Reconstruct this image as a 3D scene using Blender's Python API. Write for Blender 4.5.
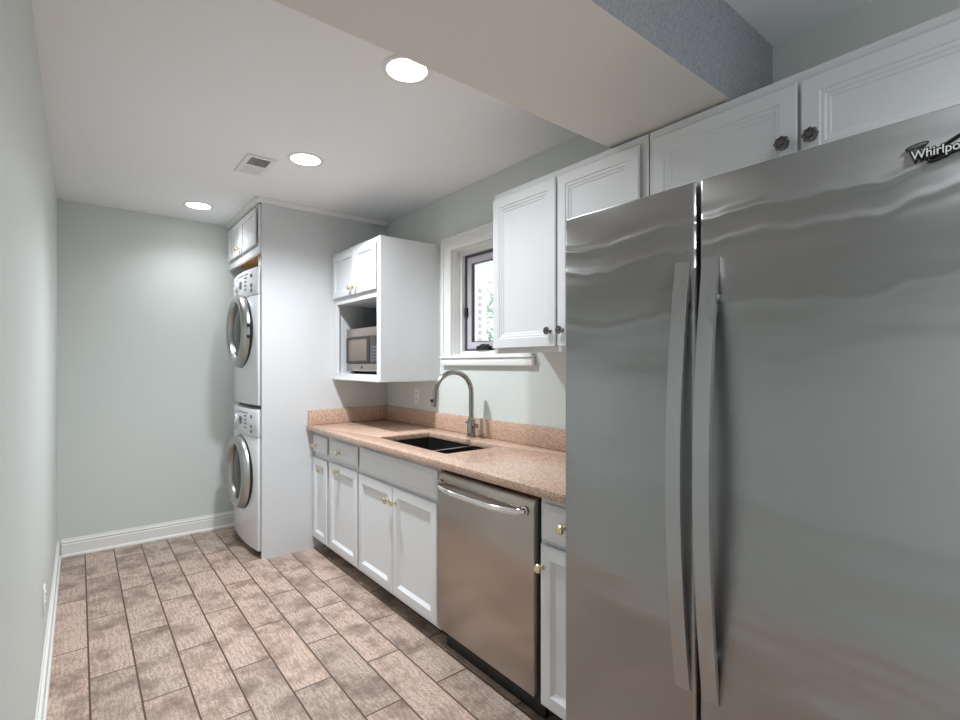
import bpy, bmesh, math, random
from mathutils import Vector, Matrix
for o in list(bpy.data.objects): bpy.data.objects.remove(o)
SC = bpy.context.scene
C = SC.collection
PI = math.pi
random.seed(7)

# ------------------------------------------------------------------ camera, sky, exposure
EYE = 1.3517
cam = bpy.data.cameras.new('camera'); co = bpy.data.objects.new('camera', cam); C.objects.link(co)
cam.sensor_width = 36; cam.lens = 18.75; cam.shift_y = 4/960; cam.clip_start = 0.01
co.location = (0, 0, EYE); co.rotation_euler = (PI/2, 0, -math.atan(401/500))
SC.camera = co
W = bpy.data.worlds.new('world'); SC.world = W; W.use_nodes = True
bg = W.node_tree.nodes['Background']; bg.inputs[0].default_value = (0.90, 0.95, 1.0, 1); bg.inputs[1].default_value = 1.5
LAMP = 192.0                                       # watts of each recessed lamp
SPOT = 148; LCOL = (.905, .965, 1.02)
LENS = 14.0                                         # glow of its lens
vs = SC.view_settings
vs.view_transform = 'Standard'; vs.look = 'None'; vs.gamma = 1; vs.use_curve_mapping = False
vs.exposure = 0.14

# ------------------------------------------------------------------ materials
def srgb(r, g, b):
    f = lambda c: (c/255/12.92) if c/255 <= .04045 else ((c/255+.055)/1.055)**2.4
    return (f(r), f(g), f(b), 1)
def mat(name, col, rough=.5, metal=0, **kw):
    m = bpy.data.materials.new(name); m.use_nodes = True
    b = m.node_tree.nodes['Principled BSDF']
    b.inputs['Base Color'].default_value = col if len(col) == 4 else (*col, 1)
    b.inputs['Roughness'].default_value = rough; b.inputs['Metallic'].default_value = metal
    for k, v in kw.items(): b.inputs[k.replace('_', ' ')].default_value = v
    return m
def N(m, t, **kw):
    n = m.node_tree.nodes.new('ShaderNode'+t)
    for k, v in kw.items(): setattr(n, k, v)
    return n
def L(m, a, b): m.node_tree.links.new(a, b)
def bsdf(m): return m.node_tree.nodes['Principled BSDF']
def worldpos(m, scale=(1, 1, 1), loc=(0, 0, 0)):
    g = N(m, 'NewGeometry'); mp = N(m, 'Mapping')
    mp.inputs['Scale'].default_value = scale; mp.inputs['Location'].default_value = loc
    L(m, g.outputs['Position'], mp.inputs['Vector']); return mp.outputs['Vector']
def ramp(m, fac, stops):
    r = N(m, 'ValToRGB'); e = r.color_ramp.elements
    while len(e) < len(stops): e.new(.5)
    for i, (p, c) in enumerate(stops): e[i].position = p; e[i].color = c
    L(m, fac, r.inputs[0]); return r.outputs[0]
def noise(m, vec, scale, detail=2, rough=.5):
    n = N(m, 'TexNoise'); n.inputs['Scale'].default_value = scale; n.inputs['Detail'].default_value = detail
    n.inputs['Roughness'].default_value = rough; L(m, vec, n.inputs['Vector']); return n
def mixc(m, fac, a, b, mode='MIX'):
    x = N(m, 'Mix', data_type='RGBA', blend_type=mode)
    for s, v in ((0, fac), (6, a), (7, b)):
        if hasattr(v, 'is_output'): L(m, v, x.inputs[s])
        else: x.inputs[s].default_value = v
    return x.outputs[2]
def math_(m, op, a, b=None):
    x = N(m, 'Math', operation=op)
    for i, v in enumerate((a, b)):
        if v is None: continue
        if hasattr(v, 'is_output'): L(m, v, x.inputs[i])
        else: x.inputs[i].default_value = v
    return x.outputs[0]
def bump(m, h, strength=.2, dist=.01):
    b = N(m, 'Bump'); b.inputs['Strength'].default_value = strength; b.inputs['Distance'].default_value = dist
    L(m, h, b.inputs['Height']); L(m, b.outputs[0], bsdf(m).inputs['Normal'])
def painted(name, col, rough, tex=.05, scale=260):
    m = mat(name, col, rough)
    bump(m, noise(m, worldpos(m), scale, 3).outputs['Fac'], tex, .004); return m
M = {}
M['wall'] = painted('sage_wall_paint', srgb(212, 217, 213), .45, .06)
M['ceiling'] = painted('ceiling_paint', srgb(246, 246, 247), .8, .08)
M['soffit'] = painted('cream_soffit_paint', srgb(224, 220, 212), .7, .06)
M['white'] = mat('white_cabinet_paint', srgb(224, 225, 227), .5)
M['panel_paint'] = painted('panel_paint', srgb(208, 209, 210), .6, .05)
M['trim'] = mat('white_trim_paint', srgb(236, 235, 232), .35)
M['edge'] = mat('grey_door_edge', srgb(150, 150, 150), .6)
M['enamel'] = mat('white_appliance_enamel', srgb(232, 233, 236), .22)
M['panel_print'] = mat('grey_print', srgb(95, 97, 104), .5)
M['black'] = mat('black_plastic', srgb(22, 22, 23), .45)
M['toe'] = mat('dark_toe_kick', srgb(38, 36, 35), .6)
M['dark_glass'] = mat('dark_door_glass', srgb(40, 37, 35), .18, 0, IOR=1.25)
M['chrome'] = mat('chrome', (.78, .77, .75), .12, 1)
M['silver'] = mat('satin_silver_ring', (.47, .46, .45), .3, 1)
M['nickel'] = mat('brushed_nickel', (.36, .34, .32), .22, 1)
M['brass'] = mat('polished_brass', (.78, .66, .45), .2, 1)
M['pewter'] = mat('pewter_knob', (.2, .195, .19), .25, 1)
M['logo_fill'] = mat('raised_silver_lettering', srgb(205, 205, 205), .35)
M['sink'] = mat('dark_sink_steel', (.06, .058, .056), .32, .8)
M['rim'] = mat('sink_rim_steel', (.62, .60, .58), .25, 1)
M['bronze'] = mat('window_bronze', srgb(78, 74, 80), .45)
M['sash'] = mat('window_sash_grey', srgb(196, 192, 202), .4)
M['outlet'] = mat('outlet_plastic', srgb(238, 238, 234), .35)
M['slot'] = mat('outlet_slot', srgb(70, 68, 64), .6)
M['siding'] = mat('white_siding', srgb(244, 244, 244), .6)
M['trim_grey'] = mat('porch_trim_grey', srgb(205, 205, 210), .6)
M['bounce_ground'] = mat('pale_bounce_ground', srgb(190, 190, 182), .9)
M['bark'] = mat('bark', srgb(90, 76, 62), .9)
M['leaf'] = mat('leaf', srgb(165, 190, 165), .6)
M['box'] = mat('white_carton', srgb(225, 224, 220), .6)
M['micro_window'] = mat('microwave_window', srgb(118, 106, 94), .3, 0)
M['micro_dark'] = mat('microwave_dark_door', srgb(50, 41, 36), .4, 0)
# wood underside of the laundry cabinet
m = mat('honey_plywood', srgb(196, 140, 80), .5); M['ply'] = m
n = noise(m, worldpos(m, (6, 60, 6)), 1, 4)
L(m, ramp(m, n.outputs['Fac'], [(.3, srgb(172, 116, 60)), (.7, srgb(206, 152, 92))]), bsdf(m).inputs['Base Color'])
# beam face: rough painted texture
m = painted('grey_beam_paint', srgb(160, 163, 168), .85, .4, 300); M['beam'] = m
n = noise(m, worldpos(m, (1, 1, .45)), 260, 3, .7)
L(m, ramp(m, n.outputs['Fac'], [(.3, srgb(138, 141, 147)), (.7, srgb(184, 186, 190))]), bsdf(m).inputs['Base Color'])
# lamp lens
m = mat('lamp_lens', (1, 1, 1), .5); M['lens'] = m
bsdf(m).inputs['Emission Color'].default_value = (1, .965, .92, 1); bsdf(m).inputs['Emission Strength'].default_value = LENS
# window glass
m = mat('window_glass', (1, 1, 1), 0.0); M['glass'] = m
bsdf(m).inputs['Transmission Weight'].default_value = 1; bsdf(m).inputs['IOR'].default_value = 1.02
# speckled stone worktop
m = mat('pink_speckled_stone', srgb(214, 176, 156), .22); M['stone'] = m
v = worldpos(m)
vo = N(m, 'TexVoronoi'); vo.inputs['Scale'].default_value = 300; L(m, v, vo.inputs['Vector'])
sep = N(m, 'SeparateColor'); L(m, vo.outputs['Color'], sep.inputs[0])
c1 = ramp(m, sep.outputs[0], [(0, srgb(96, 74, 62)), (.10, srgb(128, 98, 82)), (.18, srgb(192, 160, 139)), (.74, srgb(203, 170, 149)), (.86, srgb(224, 194, 174)), (1, srgb(236, 216, 202))])
n = noise(m, v, 60, 3)
L(m, mixc(m, .18, c1, ramp(m, n.outputs['Fac'], [(.35, srgb(170, 136, 118)), (.65, srgb(212, 178, 158))])), bsdf(m).inputs['Base Color'])
# wood look floor tile in running bond
m = mat('wood_look_tile', srgb(178, 152, 138), .38); M['floor'] = m
g = N(m, 'NewGeometry'); s = N(m, 'SeparateXYZ'); L(m, g.outputs['Position'], s.inputs[0])
cx = math_(m, 'ADD', s.outputs[1], 632*.01 - 3.666); cy = math_(m, 'ADD', s.outputs[0], .164*20 - .034)
cb = N(m, 'CombineXYZ'); L(m, cx, cb.inputs[0]); L(m, cy, cb.inputs[1])
br = N(m, 'TexBrick'); br.offset = .5; br.offset_frequency = 2; br.squash = 1
for k, v in (('Scale', 1), ('Mortar Size', .0042), ('Mortar Smooth', .3), ('Bias', 0), ('Brick Width', .632), ('Row Height', .164)): br.inputs[k].default_value = v
br.inputs['Color1'].default_value = (0, 0, 0, 1); br.inputs['Color2'].default_value = (1, 1, 1, 1); br.inputs['Mortar'].default_value = (.5, .5, .5, 1)
L(m, cb.outputs[0], br.inputs['Vector'])
rnd = N(m, 'SeparateColor'); L(m, br.outputs['Color'], rnd.inputs[0])
off = N(m, 'VectorMath', operation='SCALE'); off.inputs[3].default_value = 37.0
cr = N(m, 'CombineXYZ'); L(m, rnd.outputs[0], cr.inputs[0]); L(m, rnd.outputs[0], cr.inputs[2]); L(m, cr.outputs[0], off.inputs[0])
pv = N(m, 'VectorMath', operation='ADD'); L(m, cb.outputs[0], pv.inputs[0]); L(m, off.outputs[0], pv.inputs[1])
def scaled(sc):
    q = N(m, 'VectorMath', operation='MULTIPLY'); q.inputs[1].default_value = sc; L(m, pv.outputs[0], q.inputs[0]); return q.outputs[0]
wv = N(m, 'TexWave', wave_type='BANDS', bands_direction='Y', wave_profile='SIN')
for k, v in (('Scale', 15), ('Distortion', 14), ('Detail', 3), ('Detail Scale', 1.2), ('Detail Roughness', .6)): wv.inputs[k].default_value = v
L(m, scaled((.35, 1, 1)), wv.inputs['Vector'])
grain = noise(m, scaled((1, 2.0, 1)), 85, 5, .75)
blot = noise(m, pv.outputs[0], 6, 6, .7)
base = ramp(m, blot.outputs['Fac'], [(.33, srgb(126, 108, 97)), (.45, srgb(180, 158, 144)), (.55, srgb(216, 194, 178)), (.8, srgb(213, 193, 180))])
c2 = mixc(m, math_(m, 'MULTIPLY', ramp(m, wv.outputs['Fac'], [(.0, (0, 0, 0, 1)), (.7, (.1, .1, .1, 1)), (.92, (1, 1, 1, 1))]), .42), base, srgb(140, 116, 102))
c3 = mixc(m, ramp(m, grain.outputs['Fac'], [(.38, (.7, .7, .7, 1)), (.54, (0, 0, 0, 1))]), c2, srgb(132, 112, 100))
tone = mixc(m, rnd.outputs[0], srgb(252, 246, 244), srgb(226, 226, 226))
c4 = mixc(m, 1.0, c3, tone, 'MULTIPLY')
L(m, mixc(m, br.outputs['Fac'], c4, srgb(84, 62, 48)), bsdf(m).inputs['Base Color'])
hb = math_(m, 'SUBTRACT', math_(m, 'MULTIPLY', grain.outputs['Fac'], .25), br.outputs['Fac'])
bump(m, hb, .35, .003)
# brushed steel
def steel(name, col, rough, wavy=0.0, grain=(30, 30, 900), dents=False):
    m = mat(name, col, rough, 1)
    gr = noise(m, worldpos(m, grain), 1, 2)
    L(m, ramp(m, gr.outputs['Fac'], [(.3, (rough-.008,)*3+(1,)), (.7, (rough+.012,)*3+(1,))]), bsdf(m).inputs['Roughness'])
    h = math_(m, 'MULTIPLY', gr.outputs['Fac'], 0.0)
    if wavy:
        w = noise(m, worldpos(m, (1, 1.3, 5.0)), 1.6, 1.5)
        h = math_(m, 'ADD', h, math_(m, 'MULTIPLY', w.outputs['Fac'], wavy))
    if dents:      # shallow rolled ripples across the sheet
        sx = N(m, 'SeparateXYZ'); gg = N(m, 'NewGeometry'); L(m, gg.outputs['Position'], sx.inputs[0])
        wob = noise(m, worldpos(m, (1, 1, .15)), 5.5, 2)
        for z0, amp, wd, wb, sl in ((1.668, .0022, .011, .07, .02), (1.610, .0012, .010, .09, .03), (1.47, .0007, .010, .10, .05), (1.06, .0010, .022, .10, -.05), (.86, .0008, .03, .16, .03)):
            zz = math_(m, 'SUBTRACT', sx.outputs[2], z0)
            zz = math_(m, 'ADD', zz, math_(m, 'MULTIPLY', math_(m, 'SUBTRACT', wob.outputs['Fac'], .5), wb))
            zz = math_(m, 'ADD', zz, math_(m, 'MULTIPLY', math_(m, 'SUBTRACT', sx.outputs[1], .5), sl))
            q = math_(m, 'POWER', math_(m, 'MULTIPLY', math_(m, 'ABSOLUTE', zz), 1/wd), 2)
            h = math_(m, 'ADD', h, math_(m, 'MULTIPLY', math_(m, 'EXPONENT', math_(m, 'MULTIPLY', q, -1.0)), amp))
    b = N(m, 'Bump'); b.inputs['Strength'].default_value = 1; b.inputs['Distance'].default_value = 1
    L(m, h, b.inputs['Height']); L(m, b.outputs[0], bsdf(m).inputs['Normal'])
    bsdf(m).inputs['Anisotropic'].default_value = .75
    tg = N(m, 'Tangent', direction_type='RADIAL', axis='Z'); L(m, tg.outputs[0], bsdf(m).inputs['Tangent'])
    return m
M['fridge_steel'] = steel('brushed_fridge_steel', (.37, .37, .37), .30, .010, dents=True)
M['handle_steel'] = steel('brushed_handle_steel', (.44, .44, .44), .36)
M['dish_steel'] = steel('brushed_dishwasher_steel', (.46, .405, .365), .29)
M['fridge_body'] = mat('fridge_side_grey', srgb(88, 88, 90), .5)

# ------------------------------------------------------------------ mesh helpers
class MB:
    """collects shapes (world coordinates) into one mesh object"""
    def __init__(s): s.bm = bmesh.new()
    def box(s, x0, x1, y0, y1, z0, z1, bev=0.0, seg=2):
        b = bmesh.new(); bmesh.ops.create_cube(b, size=1)
        bmesh.ops.scale(b, vec=(x1-x0, y1-y0, z1-z0), verts=b.verts)
        bmesh.ops.translate(b, vec=((x0+x1)/2, (y0+y1)/2, (z0+z1)/2), verts=b.verts)
        if bev: bmesh.ops.bevel(b, geom=list(b.edges), offset=bev, segments=seg, profile=.5, affect='EDGES')
        s.add(b); return s
    def add(s, b):
        me = bpy.data.meshes.new('tmp'); b.to_mesh(me); b.free(); s.bm.from_mesh(me); bpy.data.meshes.remove(me)
    def prism(s, loops, plane, a, b2, bev=0.0):
        """extrude a 2-D outline (first loop) with holes (others); plane 'yz','xy','xz'; from a to b2 along the third axis"""
        b = bmesh.new()
        P = {'yz': lambda p, t: (t, p[0], p[1]), 'xy': lambda p, t: (p[0], p[1], t), 'xz': lambda p, t: (p[0], t, p[1])}[plane]
        es = []
        for lp in loops:
            vs_ = [b.verts.new(P(p, a)) for p in lp]
            es += [b.edges.new((vs_[i], vs_[(i+1) % len(vs_)])) for i in range(len(vs_))]
        if len(loops) == 1: fs = [b.faces.new([e.verts[0] for e in es])] if False else [b.faces.new(vs_)]
        else: fs = [f for f in bmesh.ops.triangle_fill(b, edges=es, use_beauty=True, use_dissolve=False)['geom'] if isinstance(f, bmesh.types.BMFace)]
        r = bmesh.ops.extrude_face_region(b, geom=fs)
        d = Vector(P((0, 0), b2)) - Vector(P((0, 0), a))
        bmesh.ops.translate(b, vec=d, verts=[v for v in r['geom'] if isinstance(v, bmesh.types.BMVert)])
        bmesh.ops.recalc_face_normals(b, faces=b.faces)
        if bev: bmesh.ops.bevel(b, geom=[e for e in b.edges if e.calc_face_angle(0) > .6], offset=bev, segments=2, profile=.5, affect='EDGES')
        s.add(b); return s
    def lathe(s, prof, at, axis=(-1, 0, 0), n=32, lobes=0, amp=0.0):
        """profile of (radius, distance along the axis)"""
        b = bmesh.new(); ax = Vector(axis).normalized()
        u = ax.orthogonal().normalized(); w = ax.cross(u); at = Vector(at); rings = []
        for r, d in prof:
            if r < 1e-6: rings.append([b.verts.new(at+ax*d)]); continue
            rings.append([b.verts.new(at+ax*d+(u*math.cos(2*PI*k/n)+w*math.sin(2*PI*k/n))*r*(1+(amp*math.cos(lobes*2*PI*k/n) if lobes else 0))) for k in range(n)])
        for p, q in zip(rings, rings[1:]):
            if len(p) == 1 and len(q) == 1: continue
            for k in range(n):
                k2 = (k+1) % n
                if len(p) == 1: b.faces.new((p[0], q[k2], q[k]))
                elif len(q) == 1: b.faces.new((p[k], p[k2], q[0]))
                else: b.faces.new((p[k], p[k2], q[k2], q[k]))
        bmesh.ops.recalc_face_normals(b, faces=b.faces); s.add(b); return s
    def tube(s, pts, r, n=16, caps=True):
        b = bmesh.new(); pts = [Vector(p) for p in pts]; R = r if isinstance(r, (list, tuple)) else [r]*len(pts)
        t0 = (pts[1]-pts[0]).normalized(); u = t0.orthogonal().normalized(); rings = []
        for i, p in enumerate(pts):
            t = ((pts[min(i+1, len(pts)-1)]-p).normalized()+(p-pts[max(i-1, 0)]).normalized()).normalized()
            u = (u-t*u.dot(t)).normalized(); w = t.cross(u)
            rings.append([b.verts.new(p+(u*math.cos(2*PI*k/n)+w*math.sin(2*PI*k/n))*R[i]) for k in range(n)])
        for p, q in zip(rings, rings[1:]):
            for k in range(n): b.faces.new((p[k], p[(k+1) % n], q[(k+1) % n], q[k]))
        if caps: b.faces.new(rings[0][::-1]); b.faces.new(rings[-1])
        bmesh.ops.recalc_face_normals(b, faces=b.faces); s.add(b); return s
    def rings(s, X, y0, y1, z0, z1, prof, back):
        """panel facing -x at plane X: prof = (inset, depth behind X); closed at the back plane"""
        b = bmesh.new(); R = []
        lip = [(.013, back), (.013, .0085), (0, .0085)] if back > .012 else [(0, back)]
        for ins, d in lip+prof:
            R.append([b.verts.new((X+d, y, z)) for y, z in ((y0+ins, z0+ins), (y1-ins, z0+ins), (y1-ins, z1-ins), (y0+ins, z1-ins))])
        for p, q in zip(R, R[1:]):
            for k in range(4): b.faces.new((p[k], p[(k+1) % 4], q[(k+1) % 4], q[k]))
        b.faces.new(R[-1]); b.faces.new(R[0][::-1])
        bmesh.ops.recalc_face_normals(b, faces=b.faces); s.add(b); return s
    def build(s, name, m, parent=None, angle=32):
        bmesh.ops.remove_doubles(s.bm, verts=s.bm.verts, dist=1e-6)
        for f in s.bm.faces: f.smooth = True
        for e in s.bm.edges:
            if len(e.link_faces) == 2 and e.calc_face_angle(0) > math.radians(angle): e.smooth = False
        if parent:
            r = parent
            while r.parent: r = r.parent
            bmesh.ops.translate(s.bm, vec=-r.location, verts=s.bm.verts)
        me = bpy.data.meshes.new(name); s.bm.to_mesh(me); s.bm.free()
        for q in (m if isinstance(m, (list, tuple)) else [m]): me.materials.append(q)
        o = bpy.data.objects.new(name, me); C.objects.link(o)
        if parent: o.parent = parent
        return o
def thing(name, loc, label, cat, group=None):
    o = bpy.data.objects.new(name, None); C.objects.link(o); o.location = loc; o.empty_display_size = .1
    o['label'] = label; o['category'] = cat
    if group: o['group'] = group
    return o
def struct(o, label, cat):
    o['kind'] = 'structure'; o['label'] = label; o['category'] = cat; return o
def tag(o, label): o['label'] = label; return o

# ------------------------------------------------------------------ room shell
LX, RX, BY, H, NY = -.118, 1.955, 4.562, 2.5, -1.7
struct(MB().box(LX-.1, RX+.12, NY, BY+.1, -.1, 0).build('floor', M['floor']), 'wood-look ceramic tile floor in running bond with brown grout', 'floor')
struct(MB().box(LX-.1, RX+.12, NY, BY+.1, H, H+.1).build('ceiling', M['ceiling']), 'flat white painted ceiling with recessed lights', 'ceiling')
struct(MB().box(LX-.1, LX, NY, BY+.1, 0, H).build('wall_left', M['wall']), 'long pale sage wall on the left', 'wall')
struct(MB().box(LX, RX+.12, BY, BY+.1, 0, H).build('wall_back', M['wall']), 'sage green end wall behind the laundry machines', 'wall')
WY0, WY1, WZ0, WZ1 = 2.05, 2.742, 1.395, 2.122     # window opening
struct(MB().prism([[(NY, 0), (BY, 0), (BY, H), (NY, H)], [(WY0, WZ0), (WY1, WZ0), (WY1, WZ1), (WY0, WZ1)]], 'yz', RX, RX+.12).build('wall_right', M['wall']), 'sage wall behind the cabinets with the window', 'wall')
struct(MB().prism([[(LX, 0), (.35, 0), (.35, 2.08), (1.65, 2.08), (1.65, 0), (RX, 0), (RX, H), (LX, H)]], 'xz', NY-.12, NY).build('wall_rear', M['wall']), 'unseen sage rear wall, added with a doorway that admits sky light', 'wall')  # added out of view; its doorway sets how much sky light enters
PY = 3.635
struct(MB().prism([[(.985, 0), (1.953, 0), (1.953, 2.1), (1.818, 2.1), (1.818, H-.002), (.985, H-.002)]], 'xz', PY, PY+.02).build('wall_laundry', M['panel_paint']), 'white painted partition panel beside the stacked laundry machines', 'wall')
struct(MB().box(1.80, 1.953, PY+.022, PY+.07, 1.9, H-.002).build('wall_return', M['wall']), 'narrow strip of sage wall above the microwave cabinet', 'wall')
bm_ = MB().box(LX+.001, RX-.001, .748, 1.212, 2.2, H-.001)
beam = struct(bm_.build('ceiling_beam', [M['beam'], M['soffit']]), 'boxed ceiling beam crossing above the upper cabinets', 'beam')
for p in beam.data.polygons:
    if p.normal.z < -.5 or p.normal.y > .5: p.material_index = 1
# baseboards: tall board, moulded cap and shoe
def board_prof(t0): return [(0, 0), (.022, 0), (.020, .012), (.013, .018), (.013, .084), (.007, .090), (.012, .096), (.012, .103), (.005, .107), (.005, .116), (.003, .122), (0, .122)]
struct(MB().prism([[(LX+a, z) for a, z in board_prof(0)]], 'xz', NY, BY-.0).build('baseboard_left', M['trim']), 'white moulded baseboard along the left wall', 'baseboard')
struct(MB().prism([[(BY-a, z) for a, z in board_prof(0)]], 'yz', LX+.022, 1.9).build('baseboard_back', M['trim']), 'white moulded baseboard along the end wall', 'baseboard')
crown = MB().prism([[(PY, H-.001), (PY-.022, H-.001), (PY-.018, H-.012), (PY-.010, H-.024), (PY, H-.034)]], 'yz', .955, 1.953)
crown.prism([[(.975, H-.001), (.945, H-.001), (.950, H-.012), (.960, H-.020), (.975, H-.03)]], 'xz', PY-.001, BY-.002)
struct(crown.build('trim_1', M['trim']), 'small white crown moulding along the laundry enclosure top', 'trim')

# window
def frame_loops(y0, y1, z0, z1, w):
    return [[(y0, z0), (y1, z0), (y1, z1), (y0, z1)], [(y0+w, z0+w), (y1-w, z0+w), (y1-w, z1-w), (y0+w, z1-w)]]
win = bpy.data.objects.new('window_1', None); C.objects.link(win); win.location = (RX, 2.4, WZ0)
struct(win, 'white cased casement window above the sink', 'window')
q = MB().prism([[(1.955, 1.403), (2.052, 1.403), (2.052, 2.110), (2.728, 2.110), (2.728, 1.403), (2.828, 1.403), (2.828, 2.205), (1.955, 2.205)]], 'yz', RX-.020, RX-.001, .003)
q.prism([[(1.957, 1.403), (1.979, 1.403), (1.979, 2.181), (2.804, 2.181), (2.804, 1.403), (2.826, 1.403), (2.826, 2.203), (1.957, 2.203)]], 'yz', RX-.028, RX-.018, .003)
q.build('casing', M['trim'], win)
MB().box(RX-.030, RX-.001, 1.948, 2.834, 1.342, 1.388, .006).box(RX-.040, RX-.001, 1.948, 2.834, 1.388, 1.402, .004).build('sill', M['trim'], win)
q = MB().prism(frame_loops(WY0, WY1, WZ0, WZ1, .02), 'yz', RX, RX+.118)
q.prism(frame_loops(WY0+.02, WY1-.02, WZ0+.02, WZ1-.02, .022), 'yz', RX+.055, RX+.118)
q.build('jamb', M['trim'], win)
MB().prism(frame_loops(WY0+.042, WY1-.042, WZ0+.042, WZ1-.042, .014), 'yz', RX+.08, RX+.118).build('frame', M['bronze'], win)
sash = MB().prism(frame_loops(WY0+.056, WY1-.056, WZ0+.056, WZ1-.056, .045), 'yz', RX+.088, RX+.116, .003).build('sash', M['sash'], win)
MB().prism(frame_loops(WY0+.101, WY1-.101, WZ0+.101, WZ1-.101, .006), 'yz', RX+.092, RX+.114).build('gasket', M['bronze'], sash)
MB().box(RX+.100, RX+.104, WY0+.107, WY1-.107, WZ0+.107, WZ1-.107).build('pane', M['glass'], sash)
q = MB().box(RX+.045, RX+.08, 2.415, 2.535, 1.437, 1.468, .005).tube([(RX+.05, 2.5, 1.468), (RX+.04, 2.46, 1.475), (RX+.04, 2.40, 1.470)], .006, 8)
tag(q.build('crank_handle', M['black'], win), 'dark crank handle at the window bottom')
MB().box(RX+.068, RX+.088, 2.672, 2.690, 1.67, 1.73, .003).build('latch', M['black'], win)

# ------------------------------------------------------------------ cabinet helpers
UP = [(.0, .004), (.004, 0), (.046, 0), (.049, .004), (.058, .004), (.062, .008), (.070, .009), (.073, .012)]
BASE = [(.0, .006), (.004, .001), (.010, 0), (.050, 0), (.054, .003), (.066, .011), (.068, .012)]
DRAW = [(.0, .008), (.004, .006), (.020, 0)]
FALSEF = [(.0, .008), (.004, .006), (.026, 0)]
MINI = [(.0, .004), (.003, 0), (.042, 0), (.045, .008), (.056, .010)]
def knob_brass(x, y, z, parent):
    MB().lathe([(.0, -.001), (.011, -.001), (.011, .002), (.006, .004), (.0055, .014), (.010, .017), (.0165, .022), (.0175, .027), (.014, .032), (.006, .0345), (0, .035)], (x, y, z)).build('knob', M['brass'], parent)
def knob_pewter(x, y, z, parent, r=.016):
    k = r/.016
    MB().lathe([(.0, -.001), (.010*k, -.001), (.010*k, .003), (.006*k, .006), (.006*k, .014), (.014*k, .017), (.017*k, .021), (.0165*k, .026), (.012*k, .027), (.010*k, .024), (.006*k, .024), (.005*k, .028), (0, .029)], (x, y, z), n=48, lobes=8, amp=.075).build('knob', M['pewter'], parent)
def door(X, y0, y1, z0, z1, prof, parent, kn=None, kind=None, th=.02, name='door', r=.016):
    o = MB().rings(X, y0, y1, z0, z1, prof, th).build(name, M['white'], parent, 12)
    if kn: (knob_brass if kind == 'brass' else (lambda *a: knob_pewter(*a, r=r)))(X, kn[0], kn[1], o)
    return o
def front_frame(mb, X, th, y0, y1, z0, z1, openings):
    mb.prism([[(y0, z0), (y1, z0), (y1, z1), (y0, z1)]]+[[(a, c), (b, c), (b, d), (a, d)] for a, b, c, d in openings], 'yz', X, X+th)

# ------------------------------------------------------------------ upper cabinets on the right wall
UX = 1.60
t = thing('wall_cabinet', (1.8, 1.46, 1.403), 'white two-door upper cabinet between the window and the refrigerator', 'cabinet')
q = MB().box(UX+.022, RX-.002, 1.037, 1.902, 1.418, 2.192).box(UX+.021, UX+.04, 1.037, 1.902, 1.403, 2.192)
q.build('body', M['white'], t)
door(UX, 1.478, 1.896, 1.427, 2.160, UP, t, (1.508, 1.496), 'pewter')
door(UX, 1.065, 1.468, 1.427, 2.160, UP, t, (1.437, 1.496), 'pewter')
t = thing('wall_cabinet', (1.8, .53, 1.89), 'short white cabinet above the stainless refrigerator', 'cabinet')
MB().box(UX+.021, RX-.002, .035, 1.033, 1.89, 2.192).build('body', M['white'], t)
door(UX, .548, 1.012, 1.912, 2.158, UP, t, (.580, 1.987), 'pewter', r=.019)
door(UX, .075, .539, 1.912, 2.158, UP, t, (.508, 1.987), 'pewter', r=.019)

# ------------------------------------------------------------------ microwave cabinet
MX = 1.50
t = thing('microwave_cabinet', (1.73, 3.26, 1.235), 'white wall cabinet with open microwave niche, hung beside the white partition', 'cabinet')
y0, y1 = 2.885, 3.632
q = MB()
front_frame(q, MX, .02, y0, y1, 1.25, 2.175, [(2.935, 3.575, 1.282, 1.79), (2.96, 3.60, 1.85, 2.12)])
q.box(MX+.02, RX-.002, y0, y0+.018, 1.235, 2.175).box(MX+.02, RX-.002, y1-.018, y1, 1.235, 2.175)
q.box(RX-.02, RX-.002, y0+.018, y1-.018, 1.235, 2.175)
q.box(MX+.02, RX-.02, y0+.018, y1-.018, 2.157, 2.175).box(MX+.02, RX-.02, y0+.018, y1-.018, 1.795, 1.812)
q.build('body', M['white'], t)
MB().box(MX-.012, RX-.021, y0, y1, 1.234, 1.249, .003).box(MX+.001, RX-.021, y0+.019, y1-.019, 1.249, 1.279).build('shelf', M['white'], t)
door(MX-.02, 3.240, 3.605, 1.835, 2.145, MINI, t, (3.272, 1.880), 'brass')
door(MX-.02, 2.925, 3.228, 1.835, 2.145, MINI, t, (3.196, 1.880), 'brass')

t = thing('microwave', (1.7, 3.25, 1.28), 'small stainless and dark microwave in the open wall cabinet niche', 'microwave')
a, b, z0, z1, X = 2.985, 3.505, 1.30, 1.606, 1.545
MB().box(X+.02, 1.915, a, b, z0, z1, .006).build('case', M['micro_dark'], t)
MB().box(X, X+.02, a, b, z1-.062, z1-.001, .006).build('top_trim', M['dish_steel'], t)
d = MB().box(X-.004, X+.02, 3.125, b, z0+.055, z1-.063, .006).build('door', M['micro_dark'], t)
MB().box(X-.007, X-.003, 3.165, b-.045, z0+.075, z1-.083, .001).build('viewing_window', M['micro_window'], d)
cp = MB().box(X-.002, X+.02, a, 3.122, z0+.055, z1-.063, .004).build('control_panel', M['micro_dark'], t)
for r in range(5):
    for c in range(3):
        MB().box(X-.006, X-.001, a+.02+c*.036, a+.048+c*.036, z0+.07+r*.022, z0+.085+r*.022, .001).build('button', M['panel_print'], cp)
lt = MB().box(X, X+.02, a, b, z0+.001, z0+.054, .006).build('lower_trim', M['dish_steel'], t)
MB().lathe([(0, -.001), (.011, -.001), (.011, .002), (0, .003)], (X, 3.25, z0+.028)).build('emblem', M['black'], lt)
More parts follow.
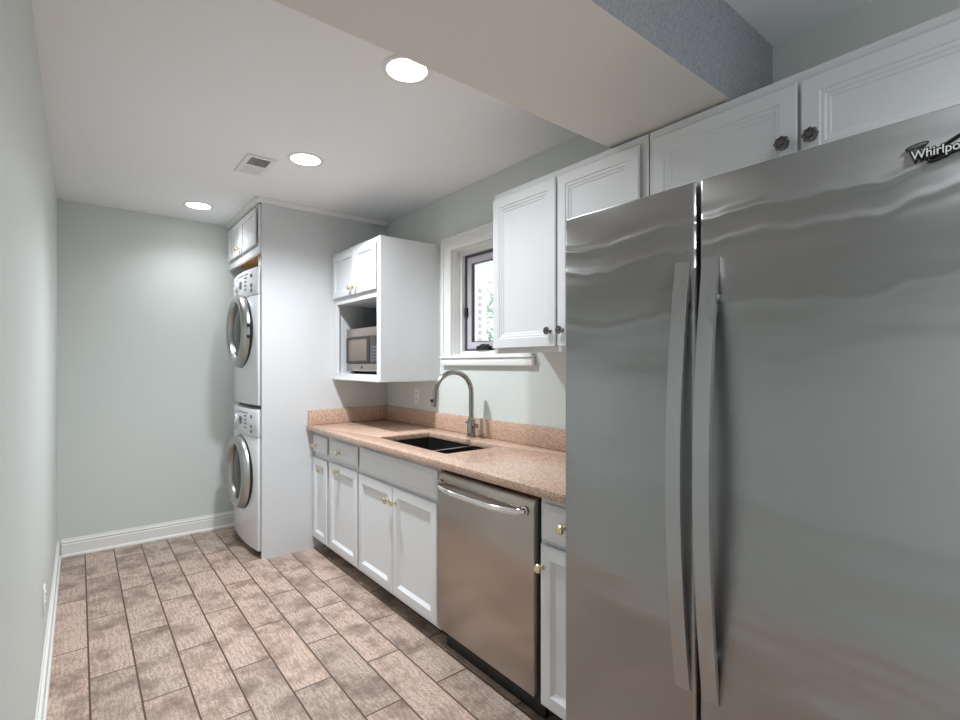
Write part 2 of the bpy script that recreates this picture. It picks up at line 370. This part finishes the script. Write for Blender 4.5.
for px in (X+.05, 1.87):
    for py in (a+.05, b-.05): MB().lathe([(0, 0), (.014, 0), (.014, .0202), (0, .0202)], (px, py, 1.2796), (0, 0, 1), 16).build('foot', M['black'], t)

# ------------------------------------------------------------------ laundry corner
t = thing('laundry_cabinet', (1.4, 4.1, 2.13), 'white two-door cabinet above the stacked dryer, at the ceiling', 'cabinet')
q = MB(); ly0, ly1 = PY+.022, BY-.002
front_frame(q, .975, .02, ly0, ly1, 2.13, H-.035, [(ly0+.04, ly1-.04, 2.20, 2.42)])
q.box(.996, 1.28, ly0, ly0+.018, 2.13, H-.035).box(.996, 1.28, ly1-.018, ly1, 2.13, H-.035).box(1.28, 1.295, ly0, ly1, 2.13, H-.035)
q.build('body', M['white'], t)
tag(MB().box(.996, 1.279, ly0+.019, ly1-.019, 2.16, 2.178).build('bottom_panel', M['ply'], t), 'honey coloured wood underside')
MB().box(.996, 1.279, ly0+.019, ly1-.019, H-.055, H-.037).build('top_panel', M['white'], t)
door(.955, 4.105, 4.505, 2.188, 2.445, MINI, t, (4.13, 2.225), 'brass')
door(.955, 3.70, 4.095, 2.188, 2.445, MINI, t, (4.07, 2.225), 'brass')

def machine(name, z0, z1, label, cat, dryer):
    ya, yb, xf, xb = 3.680, 4.366, .972, 1.72; yc, hw = (ya+yb)/2, (yb-ya)/2
    t = thing(name, (1.35, yc, z0), label, cat)
    front = lambda y, add=0: xf-.026*(1-((y-yc)/hw)**2)-add
    def bow(add, ins=0, n=20): return [(front(ya+ins+(yb-ya-2*ins)*k/n, add), ya+ins+(yb-ya-2*ins)*k/n) for k in range(n+1)]
    zp = z1-.198
    if dryer: zb = z0
    else: zb = z0+.045
    q = MB().prism([bow(0)+[(xb, yb), (xb, ya)]], 'xy', zb, zp-.003, .004)
    q.prism([bow(-.004, .004)+[(xb-.01, yb-.004), (xb-.01, ya+.004)]], 'xy', zp-.004, zp+.001)
    q.build('body', M['enamel'], t, 25)
    cp = MB().prism([bow(.004)+[(xb, yb), (xb, ya)]], 'xy', zp, z1, .014).build('control_panel', M['enamel'], t, 25)
    if not dryer:
        for px in (xf+.06, xb-.06):
            for py in (ya+.06, yb-.06): MB().lathe([(0, 0), (.025, 0), (.025, .02), (.015, .03), (.015, .046), (0, .046)], (px, py, z0), (0, 0, 1), 16).build('foot', M['black'], t)
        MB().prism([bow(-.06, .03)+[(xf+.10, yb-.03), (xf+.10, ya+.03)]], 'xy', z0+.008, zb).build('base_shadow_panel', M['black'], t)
    # knob, display, buttons, printed lines
    fx = lambda y: front(y, .004)
    zc = (zp+z1)/2
    k = MB().lathe([(0, -.004), (.044, -.004), (.044, .004), (.036, .006), (.034, .015), (.030, .018), (0, .018)], (fx(yc+.135), yc+.135, zc), n=32).build('dial', M['enamel'], cp)
    MB().box(fx(yc+.135)-.020, fx(yc+.135)-.017, yc+.132, yc+.1353, zc+.003, zc+.028).build('dial_mark', M['black'], k)
    for i in range(10):
        an = 2*PI*i/10; yy, zz = yc+.135+.056*math.cos(an), zc+.056*math.sin(an)
        MB().box(fx(yy)-.001, fx(yy)+.004, yy-.004, yy+.004, zz-.004, zz+.004).build('dial_tick', M['panel_print'], cp)
    MB().prism([[(front(y, .006), y) for y in (yc-.02, yc+.01, yc+.05)]+[(fx(yc+.05)+.006, yc+.05), (fx(yc-.02)+.006, yc-.02)]], 'xy', zc-.026, zc+.028).build('display', M['panel_print'], cp)
    for j in range(4):
        yy = yc-.11; zz = zc+.042-.028*j
        MB().box(fx(yy)-.003, fx(yy)+.006, yy-.03, yy+.025, zz-.004, zz+.004, .001).build('button', M['panel_print'], cp)
    for zz in (zc+.045, zc-.025, zc-.06):
        yy = yc-.235
        MB().box(fx(yy)-.004, fx(yy)+.008, yy-.016, yy+.016, zz-.011, zz+.011, .002).build('button', M['panel_print'], cp)
    yy = yc-.04
    MB().prism([[(front(y, .0052), y) for y in (yc-.17, yc-.1, yc, yc+.09)]+[(fx(yc+.09)+.005, yc+.09), (fx(yc-.17)+.005, yc-.17)]], 'xy', zc+.062, zc+.068).build('printed_line', M['panel_print'], cp)
    # round porthole door
    zd = z0+.535 if dryer else z0+.55
    xd = front(yc)+.004; yd = yc+.022
    d = MB().lathe([(.268, -.008), (.272, .004), (.270, .022), (.262, .040), (.246, .053), (.226, .057), (.212, .050), (.202, .036), (.200, .018), (.199, .012)], (xd, yd, zd), n=64).build('door', M['silver'], t, 50)
    MB().lathe([(.278, -.010), (.280, .000), (.274, .006), (.269, .006)], (xd, yd, zd), n=64).build('door_gasket', M['black'], d)
    MB().lathe([(.202, .016), (.155, .026), (.09, .036), (0, .038)], (xd, yd, zd), n=48).build('glass', M['dark_glass'], d, 60)
    if dryer:
        for dz in (-.05, .03): MB().box(xd-.03, xd-.002, yd-.281, yd-.268, zd+dz-.012, zd+dz+.012, .003).build('hinge', M['black'], d)
    return t
machine('washing_machine', 0, 1.032, 'white front-loading washing machine standing on the floor under the dryer', 'washing machine', False)
machine('clothes_dryer', 1.062, 2.035, 'white front-loading dryer stacked on the washing machine', 'dryer', True)
t = thing('stack_gap_strip', (1.4, 4.01, 1.032), 'dark strip between the stacked washer and dryer', 'bracket')  # black block filling the gap between the two machines
MB().box(1.0, 1.70, 3.70, 4.32, 1.033, 1.061).build('gap_filler', M['black'], t)
t = thing('storage_box', (1.25, 3.80, 2.036), 'small white box on top of the dryer, against the partition', 'box')
MB().box(1.01, 1.14, 3.70, 3.82, 2.036, 2.112, .003).build('carton', M['box'], t)
MB().box(1.007, 1.143, 3.697, 3.823, 2.1125, 2.121, .002).build('lid', M['box'], t)

# ------------------------------------------------------------------ base cabinets
BX = 1.332
def base_body(t, y0, y1, ops, low=.078):
    q = MB(); front_frame(q, BX+.02, .02, y0, y1, low, .861, ops)
    q.box(BX+.04, RX-.003, y0, y0+.018, low, .861).box(BX+.04, RX-.003, y1-.018, y1, low, .861)
    q.box(BX+.04, RX-.003, y0+.018, y1-.018, low, low+.018).box(RX-.015, RX-.003, y0+.018, y1-.018, low+.018, .861)
    q.build('body', M['white'], t)
    MB().box(1.425, 1.44, y0, y1, .001, low-.001).build('toe_kick', M['toe'], t)
t = thing('base_cabinet', (1.64, 3.48, 0), 'narrow white base cabinet with one drawer, against the laundry partition', 'cabinet', 'base cabinets under the worktop')
base_body(t, 3.337, 3.632, [(3.37, 3.60, .13, .66), (3.37, 3.60, .72, .82)])
door(BX, 3.357, 3.626, .715, .838, DRAW, t, (3.545, .765), 'brass', name='drawer')
door(BX, 3.357, 3.626, .092, .678, BASE, t, (3.455, .605), 'brass')
t = thing('base_cabinet', (1.64, 3.09, 0), 'white base cabinet with one drawer over one door, left of the sink cabinet', 'cabinet', 'base cabinets under the worktop')
base_body(t, 2.857, 3.335, [(2.89, 3.30, .13, .66), (2.89, 3.30, .72, .82)])
door(BX, 2.874, 3.318, .715, .838, DRAW, t, (3.13, .768), 'brass', name='drawer')
door(BX, 2.874, 3.318, .100, .684, BASE, t, (3.15, .645), 'brass')
t = thing('sink_cabinet', (1.64, 2.42, 0), 'wide white base cabinet with two doors under the sink', 'cabinet', 'base cabinets under the worktop')
base_body(t, 1.984, 2.855, [(2.02, 2.82, .13, .66), (2.02, 2.82, .72, .80)])
door(BX, 1.996, 2.848, .702, .842, FALSEF, t, name='false_drawer_front')
door(BX, 2.430, 2.852, .100, .681, BASE, t, (2.466, .600), 'brass')
door(BX, 1.996, 2.424, .100, .681, BASE, t, (2.390, .604), 'brass')
t = thing('base_cabinet', (1.64, 1.15, 0), 'white base cabinet with drawer and door between dishwasher and refrigerator', 'cabinet', 'base cabinets under the worktop')
base_body(t, .99, 1.316, [(1.02, 1.28, .13, .66), (1.02, 1.28, .72, .82)])
door(BX, 1.005, 1.306, .705, .838, DRAW, t, (1.185, .772), 'brass', name='drawer')
door(BX, 1.005, 1.306, .092, .688, BASE, t, (1.292, .604), 'brass')

# ------------------------------------------------------------------ dishwasher
t = thing('dishwasher', (1.63, 1.65, 0), 'stainless steel dishwasher with a bowed bar handle, under the worktop', 'dishwasher')
MB().box(1.367, 1.93, 1.325, 1.975, .08, .855).build('tub', M['black'], t)
MB().box(1.38, 1.40, 1.326, 1.974, .002, .079).build('toe_panel', M['black'], t)
d = MB().prism([[(1.365, .100), (1.332, .101), (1.328, .107), (1.328, .812), (1.336, .838), (1.342, .843), (1.365, .843)]], 'xz', 1.334, 1.976, .003).build('door', M['dish_steel'], t)
pts = []
for k in range(25):
    u = k/24; bow = math.sin(PI*u)
    pts.append((1.326-.012-.045*min(1, bow*1.5)**.7, 1.945-.568*u, .790-.004*bow))
MB().tube([(1.329, 1.948, .793)]+pts+[(1.329, 1.374, .793)], .0135, 14).lathe([(0, 0), (.019, 0), (.017, .012), (0, .013)], (1.330, 1.946, .793), n=20).lathe([(0, 0), (.019, 0), (.017, .012), (0, .013)], (1.330, 1.376, .793), n=20).build('handle', M['chrome'], d)

# ------------------------------------------------------------------ worktop, sink, tap
def rrect(x0, x1, y0, y1, r, n=5):
    o = []
    for cx_, cy_, a0 in ((x1-r, y1-r, 0), (x0+r, y1-r, 90), (x0+r, y0+r, 180), (x1-r, y0+r, 270)):
        for k in range(n+1):
            a = math.radians(a0+90*k/n); o.append((cx_+r*math.cos(a), cy_+r*math.sin(a)))
    return o
SX0, SX1, SY0, SY1 = 1.425, 1.800, 2.045, 2.770
t = thing('countertop', (1.62, 2.3, .862), 'pink speckled stone worktop running from the partition to the refrigerator', 'countertop')
MB().prism([[(1.291, .985), (RX-.002, .985), (RX-.002, PY-.002), (1.291, PY-.002)], rrect(SX0, SX1, SY0, SY1, .014)], 'xy', .872, .905, .003).build('slab', M['stone'], t)
MB().box(RX-.023, RX-.002, .985, PY-.002, .9055, 1.016, .003).build('backsplash', M['stone'], t)
MB().box(1.300, RX-.0235, PY-.023, PY-.002, .9055, 1.016, .003).build('backsplash', M['stone'], t)
t = thing('sink', (1.62, 2.41, .70), 'dark double-bowl undermount sink set in the stone worktop', 'sink')
def bowl(y0, y1, depth):
    b = MB(); outer = rrect(SX0-.006, SX1+.006, y0, y1, .025); n = len(outer)
    bm = b.bm; z1 = .8714; z0 = z1-depth
    cxm, cym = (SX0+SX1)/2, (y0+y1)/2
    sc_ = lambda p, s: (cxm+(p[0]-cxm)*s, cym+(p[1]-cym)*s)
    rows = [[bm.verts.new((*sc_(p, s_), z)) for p in outer] for s_, z in ((1, z1), (.985, z0+.02), (.95, z0), (.12, z0-.004))]
    for p, q in zip(rows, rows[1:]):
        for k in range(n): bm.faces.new((p[k], p[(k+1) % n], q[(k+1) % n], q[k]))
    bm.faces.new(rows[-1]); bmesh.ops.recalc_face_normals(bm, faces=bm.faces); bmesh.ops.reverse_faces(bm, faces=bm.faces)
    o = b.build('bowl', M['sink'], t, 40)
    MB().lathe([(0, .001), (.03, .001), (.042, .004), (.045, .001)], (cxm, cym, z0-.004), (0, 0, 1), 24).build('drain', M['rim'], o)
bowl(2.338, SY1+.006, .20); bowl(SY0-.006, 2.312, .17)
MB().box(SX0-.004, SX1+.004, 2.314, 2.336, 0.842, .8712, .006).build('divider', M['rim'], t)
t = thing('kitchen_faucet', (1.872, 2.42, .905), 'brushed nickel gooseneck faucet behind the sink', 'faucet')
fx_, fy_ = 1.872, 2.42
MB().lathe([(0, .001), (.030, .001), (.030, .006), (.025, .010), (.024, .105), (.019, .114), (0, .115)], (fx_, fy_, .905), (0, 0, 1), 32).build('body', M['nickel'], t)
arc = [(fx_, fy_, 1.01), (fx_, fy_, 1.18)]
R_ = .122
for k in range(1, 25):
    a = PI*.97*k/24; dx = R_-R_*math.cos(a)
    arc.append((fx_-dx, fy_+dx*.10, 1.18+R_*math.sin(a)))
MB().tube(arc, .0150, 18).build('spout', M['nickel'], t)
e1 = Vector(arc[-1]); dr = (Vector(arc[-1])-Vector(arc[-2])).normalized()
sh = MB().tube([e1-dr*.01, e1+dr*.005, e1+dr*.05, e1+dr*.092], [.0142, .0165, .0175, .0165], 18).build('spray_head', M['nickel'], t)
MB().lathe([(0, 0), (.011, 0), (.010, .007), (0, .008)], e1+dr*.055+Vector((-.0155, 0, 0)), (-1, 0, 0), 16).build('spray_button', M['black'], sh)
MB().lathe([(0, 0), (.015, 0), (.015, .035), (.012, .04), (0, .04)], (fx_, fy_-.018, .978), (0, -1, 0), 20).tube([(fx_, fy_-.045, .985), (fx_-.03, fy_-.05, 1.0), (fx_-.085, fy_-.055, 1.008)], [.008, .0065, .005], 12).build('lever', M['nickel'], t)

# ------------------------------------------------------------------ refrigerator
t = thing('refrigerator', (1.5, .51, 0), 'large stainless side-by-side refrigerator in the right foreground', 'refrigerator')
MB().box(1.142, 1.93, .055, .966, .03, 1.745, .006).build('cabinet', M['fridge_body'], t)
MB().box(1.15, 1.165, .06, .957, .002, .029).build('kick_grille', M['black'], t)
def fdoor(y0, y1):
    return MB().prism([[(1.138, y0), (1.138, y1), (1.098, y1), (1.092, y1-.003), (1.090, y1-.009), (1.090, y0+.009), (1.092, y0+.003), (1.098, y0)]], 'xy', .05, 1.766, .0035)
fz = fdoor(.5780, .971).build('freezer_door', M['fridge_steel'], t, 40)
fr = fdoor(.050, .5705).build('refrigerator_door', M['fridge_steel'], t, 40)
def fhandle(y0, y1, par):
    outer, inner = [], []
    for k in range(33):
        u = k/32; z = .605+(1.587-.605)*u; o = 1.0845-.043*math.sin(PI*u)**.9
        outer.append((o, z)); inner.append((min(o+.011, 1.0895), z))
    h = MB().prism([outer+inner[::-1]], 'xz', y0, y1).build('handle', M['handle_steel'], par, 25)
    for z in (1.489, .693):
        u = (z-.605)/(1.587-.605); o = 1.0845-.043*math.sin(PI*u)**.9
        MB().box(o+.009, 1.0895, y0+.008, y1-.003, z-.02, z+.02, .002).build('mount', M['handle_steel'], h)
        MB().lathe([(0, 0), (.004, 0), (.004, .002), (0, .002)], ((o+.011+1.0895)/2, y0+.003, z), (0, -1, 0), 10).build('screw', M['black'], h)
fhandle(.589, .625, fz); fhandle(.524, .560, fr)

# raised maker's lettering with its ring on the right door
def text_part(body, size, y_left, zbase, x, ext, m, parent, name, shear=0.0, sx=1.0, off=0.0, slope=0.0):
    cu = bpy.data.curves.new('tmp_text', 'FONT'); cu.body = body; cu.size = size; cu.extrude = ext; cu.shear = shear; cu.offset = off
    o = bpy.data.objects.new('tmp_text', cu); C.objects.link(o)
    bpy.context.view_layer.update()
    dg = bpy.context.evaluated_depsgraph_get()
    me = bpy.data.meshes.new_from_object(o.evaluated_get(dg)); bpy.data.objects.remove(o)
    b = MB(); b.bm.from_mesh(me); bpy.data.meshes.remove(me)
    for v in b.bm.verts:
        u, w, d = v.co; v.co = (x-d, y_left-u*sx, zbase+w)
    bmesh.ops.recalc_face_normals(b.bm, faces=b.bm.faces)
    return b.build(name, m, parent)
text_part('Whirlpool', .0205, .2015, 1.6925, 1.0886, .0014, M['black'], fr, 'lettering_outline', 0, .86, .0022)
text_part('Whirlpool', .0205, .2015, 1.6925, 1.0872, .0016, M['logo_fill'], fr, 'lettering', 0, .86, .0001)
def ring(cy, cz, ra, rb, tilt, r, name):
    el = []
    for k in range(41):
        a = 2*PI*k/40; u_, w_ = ra*math.cos(a), rb*math.sin(a); th = math.radians(tilt)
        el.append((1.0880, cy-(u_*math.cos(th)-w_*math.sin(th)), cz+u_*math.sin(th)+w_*math.cos(th)))
    MB().tube(el, r, 10).build(name, M['black'], fr)
ring(.148, 1.7030, .036, 0.0088, 28, .0018, 'logo_ring')
ring(.194, 1.7145, .0145, .0032, 8, .0010, 'logo_swirl')

# ------------------------------------------------------------------ sockets, vent, lamps
def outlet(name, loc, sgn, label):
    t = thing(name, loc, label, 'outlet', 'wall outlets'); x, y, z = loc
    lo, hi = (x-.006, x) if sgn < 0 else (x, x+.006)
    p = MB().box(lo, hi, y-.036, y+.036, z-.058, z+.058, .002).build('cover_plate', M['outlet'], t)
    for dz in (-.021, .021):
        f = MB().box(x+sgn*.0085 if sgn < 0 else x+.0055, x-.0055 if sgn < 0 else x+.0085, y-.016, y+.016, z+dz-.014, z+dz+.014, .001).build('socket', M['outlet'], p)
        a, b = (x-.0095, x-.008) if sgn < 0 else (x+.008, x+.0095)
        MB().box(a, b, y-.008, y-.005, z+dz-.003, z+dz+.007).box(a, b, y+.005, y+.008, z+dz-.003, z+dz+.007).build('slot', M['slot'], t)
outlet('wall_outlet', (RX-.0005, 3.18, 1.112), -1, 'white wall outlet under the microwave cabinet, above the backsplash')
outlet('wall_outlet', (LX+.0005, 2.80, .355), 1, 'white wall outlet low on the left wall')
t = thing('ceiling_vent', (.794, 3.066, H), 'white ceiling air vent with dark louvres', 'vent')
MB().prism([[(.716, 2.912), (.872, 2.912), (.872, 3.22), (.716, 3.22)], [(.742, 2.938), (.846, 2.938), (.846, 3.194), (.742, 3.194)]], 'xy', H-.009, H-.0005, .003).build('frame', M['trim'], t)
MB().box(.742, .846, 2.938, 3.194, H-.0025, H-.0005).build('backing', M['black'], t)
MB().box(.742, .846, 3.052, 3.068, H-.010, H-.003).build('divider', M['trim'], t)
for k in range(9):
    ya, yb = 2.944+k*.0118, 3.073+k*.0134
    MB().prism([[(ya, H-.011), (ya+.0012, H-.011), (ya+.0085, H-.003), (ya+.0073, H-.003)]], 'yz', .743, .845).build('louvre', M['trim'], t)
    MB().prism([[(yb+.0098, H-.011), (yb+.0110, H-.011), (yb+.0012, H-.003), (yb, H-.003)]], 'yz', .743, .845).build('louvre', M['trim'], t)
for i, (x, y, pw, lab) in enumerate(((.998, 1.70, .27, 'round recessed ceiling light nearest the beam'), (.992, 2.80, .92, 'round recessed ceiling light beside the ceiling vent'), (.675, 4.10, .16, 'round recessed ceiling light nearest the end wall'), (.80, -.60, .85, 'added unseen ceiling light behind the viewer, brightening the refrigerator end'))):  # the last lamp is an added one, out of view, to lift the near end
    t = thing('recessed_light', (x, y, H), lab, 'ceiling light', 'recessed ceiling lights')
    MB().lathe([(.078, .0006), (.098, .0006), (.098, .003), (.090, .006), (.078, .004)], (x, y, H), (0, 0, -1), 48).build('trim_ring', M['trim'], t)
    MB().lathe([(.079, .001), (.078, .0035), (.05, .006), (0, .007)], (x, y, H), (0, 0, -1), 40).build('lens', M['lens'], t)
    sp = bpy.data.lights.new('lamp_light', 'SPOT'); sp.energy = LAMP*pw; sp.spot_size = math.radians(SPOT if y > 0 else 158); sp.spot_blend = 1.0; sp.shadow_soft_size = .06; sp.color = LCOL
    so = bpy.data.objects.new('lamp_light', sp); C.objects.link(so); so.parent = t; so.location = (0, 0, -.02)

# ------------------------------------------------------------------ outside the window
struct(MB().box(RX+.5, 14, -3, 16, -.3, -.2).build('ground', M['bounce_ground']), 'unseen pale ground, greyed to bounce neutral light onto the porch', 'ground')  # out of view; made pale so its bounce keeps the porch post white
t = thing('porch', (4.4, 5.1, -.2), 'white sided porch seen through the window', 'porch')
q = MB()
for k in range(14): q.prism([[(5.0, 2.42+k*.07), (5.0+.012, 2.42+(k+1)*.07), (5.1, 2.42+(k+1)*.07), (5.1, 2.42+k*.07)]], 'yz', 3.2, 6.5)
q.build('siding', M['siding'], t)
q = MB().box(3.93, 4.12, 5.0, 5.1, -.2, 2.43)
q.build('post', M['siding'], t)
q = MB()
for k in range(24): q.box(3.985, 4.03, 4.985, 5.0, .2+k*.09, .245+k*.09, .004)
q.build('post_trim', M['trim_grey'], t)
t = thing('tree', (6.4, 7.3, -.2), 'leafy green tree outside the window beyond the porch', 'tree')
MB().tube([(6.4, 7.3, -.2), (6.45, 7.32, 1.2), (6.4, 7.3, 2.6)], [.12, .1, .06], 10).build('trunk', M['bark'], t)
q = MB()
for k in range(1300):
    p = Vector((random.gauss(0, .55), random.gauss(0, .5), random.gauss(0, .75)))+Vector((6.35, 7.3, 2.0))
    a = Vector((random.uniform(-1, 1), random.uniform(-1, 1), random.uniform(-1, 1))).normalized(); b = a.orthogonal().normalized(); s_ = random.uniform(.04, .09)
    vs_ = [q.bm.verts.new(p+a*s_), q.bm.verts.new(p+b*s_*.5), q.bm.verts.new(p-a*s_), q.bm.verts.new(p-b*s_*.5)]
    q.bm.faces.new(vs_)
fo = q.build('foliage', M['leaf'], t); fo['kind'] = 'stuff'
